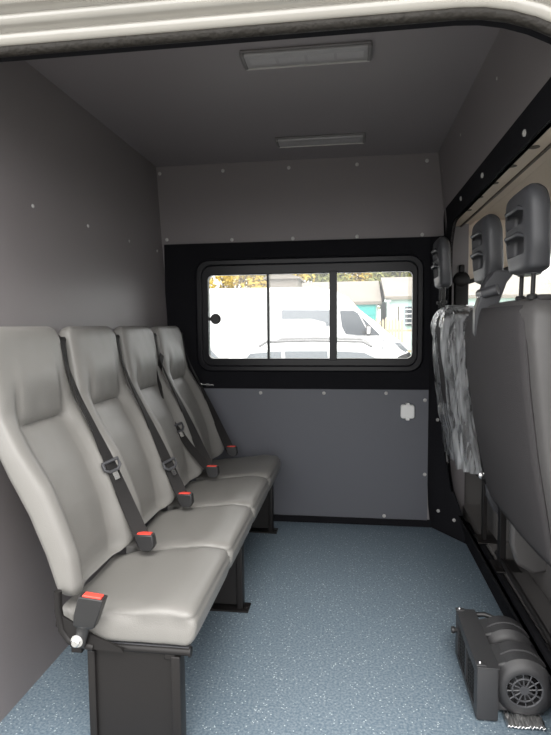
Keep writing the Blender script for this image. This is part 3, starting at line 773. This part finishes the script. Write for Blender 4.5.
def vehicle(name, label, cat, prof, y0, y1, tum, zbelt, paint, group=None):
    """body: side profile (x,z) lofted across the width with rounded sides and leaning upper sides"""
    cx = sum(p[0] for p in prof) / len(prof)
    r = root(name, (cx, (y0 + y1) / 2, GZ), label, cat, group)
    rings = []; yc = (y0 + y1) / 2; hw = (y1 - y0) / 2
    for t in (-1, -.97, -.88, -.5, 0, .5, .88, .97, 1):
        ring = []
        k = 1 - .10 * max(0, (abs(t) - .8) / .2) ** 2
        for x, z in prof:
            up = max(0, z - zbelt); zz = zbelt + (z - zbelt) * (k if z > zbelt else 1)
            ring.append((cx + (x - cx) * (1 - .03 * (1 - k) * 10), yc + t * (hw - up * tum), zz))
        rings.append(ring)
    MB().loft(rings).build('body', paint, r, sharp=25)
    return r
def wheel(r, x, y, z, rad, w=.2):
    t = MB().lathe((x, y, z), 'y', [(rad * .62, 0), (rad * .9, 0), (rad, .02), (rad, w - .02), (rad * .9, w), (rad * .6, w)], 32).build('wheel', TYRE, r)
    m = MB().lathe((x, y - .01, z), 'y', [(.05, -.01), (rad * .62, .0), (rad * .62, .05), (.05, .05)], 24).build('hub_cap', ALLOY, t)
# white van, side-on, nose to the right
VY0, VY1 = 10.9, 12.9
vp = [(-4.3, GZ + .35), (-4.32, 1.2), (-4.2, 1.86), (-3.8, 1.92), (-.9, 1.91), (-.42, 1.855), (-.077, 1.70), (.154, 1.445), (.50, 1.171), (.70, .98), (.88, .86), (1.05, .72), (1.13, .50), (1.16, .20), (1.14, GZ + .32), (.9, GZ + .25), (-4.1, GZ + .25)]
van = vehicle('white_van', 'white panel van parked side-on beyond the window, nose to the right', 'van', vp, VY0, VY1, .06, .9, CARW)
def sidewin(r, poly, y, m, name='side_window', tum=.06, zb=.9, th=.02):
    mb = MB(); ring = lambda dy: [(x, y + max(0, z - zb) * tum + dy, z) for x, z in poly]
    return mb.loft([ring(-th), ring(.05)]).build(name, m, r)
sidewin(van, [(-.235, 1.415), (.03, 1.415), (.12, 1.36), (.27, 1.21), (.40, 1.08), (.54, .935), (.10, .935), (-.12, .965), (-.19, 1.10)], VY0, CARG)
sidewin(van, [(-1.38, 1.445), (-.42, 1.43), (-.42, 1.13), (-.50, 1.12), (-.52, 1.20), (-.80, 1.27), (-1.38, 1.27)], VY0, CARGL)
sidewin(van, [(.115, 1.37), (.135, 1.37), (.35, .96), (.33, .96)], VY0, CARW, 'door_frame', th=.03)
mir = MB().box((.27, VY0 - .20, .93), (.36, VY0 - .06, 1.14), .03).box((.20, VY0 - .1, .98), (.30, VY0 + .03, 1.02)).build('mirror', BPLA, van)
MB().box((.285, VY0 - .205, .97), (.345, VY0 - .19, 1.10), .01).build('mirror_cap', WHITEP, mir)
MB().loft([[(.80, y, .80), (.93, y, .79), (1.07, y, .64), (1.03, y, .60), (.93, y, .66)] for y in (VY0 - .004, VY0 + .25)]).build('headlight', CARGL, van)
MB().loft([[(.78, y, .46), (.98, y, .56), (1.10, y, .60), (1.155, y, .50), (1.165, y, .20), (.80, y, .22)] for y in (VY0 - .012, VY1 - .05)]).build('bumper', BPLA, van)
for x in (.22, -3.4): wheel(van, x, VY0 - .01, GZ + .34, .34)
sidewin(van, [(-.46, .86), (-.44, .86), (-.44, -.2), (-.46, -.2)], VY0, CARGL, 'door_gap', th=.004)
sidewin(van, [(.60, .86), (.615, .86), (.50, -.2), (.485, -.2)], VY0, CARGL, 'door_gap', th=.004)
MB().box((-.44, VY0 - .012, .66), (-.12, VY0 + .02, .71), .005).build('door_moulding', CARGL, van)

def estate(x0, yn, label, group, rails=True, roofz=.885, scale=1.0, flip=False, hatch=False):
    """white car in side view with glass, rails, mirror and wheels"""
    s = scale; q = -1 if flip else 1
    b = roofz
    pr_ = [(-1.15, -.15), (-1.18, .30), (-1.12, .42), (-1.0, .62), (-.75, b - .03), (-.35, b), (.55, b), (.85, b - .03), (1.35, .58), (1.55, .50), (2.15, .40), (2.35, .25), (2.40, -.05), (2.36, -.28), (2.1, -.34), (-1.0, -.34)]
    if hatch: pr_ = pr_
    pr2 = [(x0 + q * x * s, z) for x, z in pr_]
    r = vehicle('white_car', label, 'car', pr2, yn, yn + 1.75, .30, .48, CARW, group)
    def P(l): return [(x0 + q * x * s, z) for x, z in l]
    for poly in ([(-.93, .52), (-.72, b - .10), (-.33, b - .07), (-.30, .50)], [(-.25, .50), (-.28, b - .07), (.25, b - .07), (.27, .50)], [(.33, .50), (.31, b - .07), (.70, b - .09), (.98, .66), (1.22, .50)]):
        sidewin(r, P(poly), yn, CARGL, tum=.30, zb=.48, th=.008)
    if rails:
        for yy in (yn + .17, yn + 1.57):
            a, c_ = x0 - q * .62 * s, x0 + q * .80 * s
            MB().tube([(a, yy, b - .015), (a + q * .10, yy, b + .045), (x0 + .05, yy, b + .060), (c_ - q * .12, yy, b + .045), (c_, yy, b - .02)], .019, 8).build('roof_rail', ALLOY, r)
    MB().box((x0 + q * 1.0 * s - .07, yn - .17, .50), (x0 + q * 1.0 * s + .05, yn - .02, .62), .03).build('mirror', CARW, r)
    for x in (-.55, 1.70): wheel(r, x0 + q * x * s, yn - .01, GZ + .31, .31)
    return r
estate(-.55, 6.75, 'white estate car with grey roof rails parked in front of the van', 'white cars outside the window')
estate(-3.05, 8.75, 'white car behind the left window pane, beside the estate car', 'white cars outside the window', rails=False, roofz=.99, scale=.85)

# houses beyond
def house(name, label, x0, x1, y0, y1, zw, zr, wall, roofm):
    r = root(name, ((x0 + x1) / 2, (y0 + y1) / 2, GZ), label, 'house')
    MB().box((x0, y0, GZ), (x1, y1, zw)).build('wall', wall, r)
    e = .14; yc = (y0 + y1) / 2
    MB().loft([[(x, y0 - e, zw - .10), (x, yc, zr), (x, y1 + e, zw - .10), (x, y1 + e, zw + .02), (x, yc, zr + .14), (x, y0 - e, zw + .02)] for x in (x0 - e, x1 + e)]).build('roof', roofm, r)
    return r
h1 = house('garage', 'low garage with grey roof and teal door behind the van', -3.4, 1.0, 22, 27, 2.03, 2.90, PLAST, ROOFT)
gd_ = MB().box((.15, 21.93, GZ), (1.02 - .1, 22.02, 1.98)).build('garage_door', TEAL, h1)
for k in range(5): MB().box((.20, 21.915, .0 + k * .38), (.87, 21.935, .02 + k * .38)).build('door_rib', TEAL, gd_)
MB().box((-2.6, 21.93, .9), (-1.7, 22.02, 1.7)).build('window', CARG, h1)
h2 = house('pale_house', 'pale turquoise house with barred dark window at the right', 1.35, 7.5, 21, 27, 2.16, 3.0, TURQ, ROOFT)
wn = MB().box((1.95, 20.93, 1.10), (2.9, 21.02, 1.80)).build('window', CARG, h2)
for k in range(4): MB().box((1.95, 20.90, 1.18 + k * .17), (2.9, 20.92, 1.21 + k * .17)).build('window_bar', CARW, wn)
MB().box((1.2, 20.86, 1.98), (1.42, 21.1, 2.10)).box((1.28, 20.88, GZ), (1.36, 20.96, 2.0)).build('downpipe', PLAST, h2)
# fence
fn = root('picket_fence', (1.4, 19, GZ), 'pale wooden picket fence in front of the turquoise house', 'fence')
MB().box((.55, 19.03, .9), (2.1, 19.06, .98)).box((.55, 19.03, .2), (2.1, 19.06, .28)).build('rail', WOOD, fn)
for k in range(11):
    x = .58 + k * .105
    MB().prism([(x, GZ), (x + .075, GZ), (x + .075, 1.22 + .05 * (k % 3)), (x + .037, 1.30 + .05 * (k % 3)), (x, 1.22 + .05 * (k % 3))], 'y', 19.0, 19.03).build('picket', WOOD, fn)
for x in (1.55, 2.05): MB().cyl((x, 19.05, GZ), (x, 19.05, 1.75), .025, 10).build('post', BARK, fn)
# trees
def tree(x, y, zc, rx, rz, m, label, seed, n=2600):
    rnd = random.Random(seed)
    r = root('autumn_tree', (x, y, GZ), label, 'tree', 'trees behind the houses')
    tk = MB().tube([(x, y, GZ), (x + .1, y, zc * .5), (x, y, zc)], [.22, .16, .08], 10)
    for k in range(5):
        a = rnd.random() * 2 * PI
        tk.tube([(x, y, zc * .55 + .2 * k), (x + rx * .6 * math.cos(a), y + rx * .4 * math.sin(a), zc + rz * .3 * rnd.random())], [.08, .03], 6)
    tk.build('trunk', BARK, r)
    lf = MB(); cl = [(Vector((rnd.gauss(0, .45) * rx, rnd.gauss(0, .4) * rx, rnd.gauss(0, .42) * rz)), .35 + .3 * rnd.random()) for _ in range(26)]
    for _ in range(n):
        c_, sc = rnd.choice(cl); p = Vector((x, y, zc)) + c_ + Vector((rnd.gauss(0, 1), rnd.gauss(0, 1), rnd.gauss(0, 1))) * sc * .55
        u = Vector((rnd.gauss(0, 1), rnd.gauss(0, 1), rnd.gauss(0, 1))).normalized(); w = u.orthogonal().normalized(); s_ = .10 + .07 * rnd.random()
        lf.add([p - u * s_, p + w * s_ * .5, p + u * s_, p - w * s_ * .5], [(0, 1, 2, 3)])
    lf.build('foliage', m, r)
TR = [(-8.6, LEAFY, 'yellow autumn tree at the far left of the window view'), (-6.7, LEAFY, 'yellow tree second from the left beyond the white van'),
      (-4.9, LEAFG, 'greenish tree behind the grey garage roof, left part'), (-3.1, LEAFY, 'yellow tree above the middle of the garage roof'),
      (-1.3, LEAFG, 'dark green tree above the garage roof beside the yellow one'), (.5, LEAFY, 'yellow-green tree behind the garage door end'),
      (2.2, LEAFG, 'mixed green tree between garage and turquoise house'), (3.9, LEAFY, 'yellow tree behind the turquoise house roof')]
for i, (x, m, l) in enumerate(TR):
    tree(x, 29 + (i % 3) * 1.2, 3.6 + .3 * (i % 2), 1.6, 1.9, m, l, 30 + i)
# grey concrete wall segment behind the left pane
cw = MB().box((-3.0, 19.5, GZ), (-1.9, 21.4, 2.78)).prism([(-3.1, 2.78), (-1.8, 2.78), (-1.8, 2.84), (-2.45, 3.02), (-3.1, 2.84)], 'y', 19.4, 21.5).build('shed', ROOFT, loc=(-2.4, 20.4, GZ)); tag(cw, 'grey shed side standing behind the van roof', 'shed')

# ================================================================== LIGHT, WORLD, CAMERA
w = bpy.data.worlds.new('overcast_sky'); SC.world = w; w.use_nodes = True
nt = w.node_tree; bg = nt.nodes['Background']
tc = nt.nodes.new('ShaderNodeTexCoord'); sx = nt.nodes.new('ShaderNodeSeparateXYZ'); rp = nt.nodes.new('ShaderNodeValToRGB')
rp.color_ramp.elements[0].position = 0; rp.color_ramp.elements[0].color = (.88, .87, .87, 1)
rp.color_ramp.elements[1].position = .8; rp.color_ramp.elements[1].color = (1.0, .985, .965, 1)
nt.links.new(tc.outputs['Generated'], sx.inputs[0]); nt.links.new(sx.outputs['Z'], rp.inputs[0]); nt.links.new(rp.outputs[0], bg.inputs['Color'])
bg.inputs['Strength'].default_value = 1.6
sun = bpy.data.lights.new('veiled_sun', 'SUN'); sun.energy = 1.1; sun.angle = math.radians(25); sun.color = (1, .97, .92)
so_ = bpy.data.objects.new('veiled_sun', sun); COL.objects.link(so_); so_.rotation_euler = (math.radians(38), 0, math.radians(12))
so_.location = (0, -6, 8)

cam = bpy.data.cameras.new('camera'); co = bpy.data.objects.new('camera', cam); COL.objects.link(co)
cam.sensor_fit = 'VERTICAL'; cam.sensor_height = 24; cam.lens = 552 / 735 * 24; cam.clip_start = .02; cam.clip_end = 500
yaw, pit, rol = math.radians(7.9), math.radians(4.3), math.radians(-.5)
f = Vector((-math.sin(yaw) * math.cos(pit), math.cos(yaw) * math.cos(pit), -math.sin(pit)))
ri = Vector((math.cos(yaw), math.sin(yaw), 0)); u = ri.cross(f)
r2 = ri * math.cos(rol) + u * math.sin(rol); u2 = u * math.cos(rol) - ri * math.sin(rol)
M = Matrix((r2, u2, -f)).transposed().to_4x4(); M.translation = (0, 0, 1.13)
co.matrix_world = M
SC.camera = co
SC.view_settings.view_transform = 'Standard'; SC.view_settings.look = 'None'; SC.view_settings.gamma = 1
SC.view_settings.exposure = 1.35; SC.view_settings.use_curve_mapping = False
for o in bpy.data.objects:
    if '_o' in o: del o['_o']
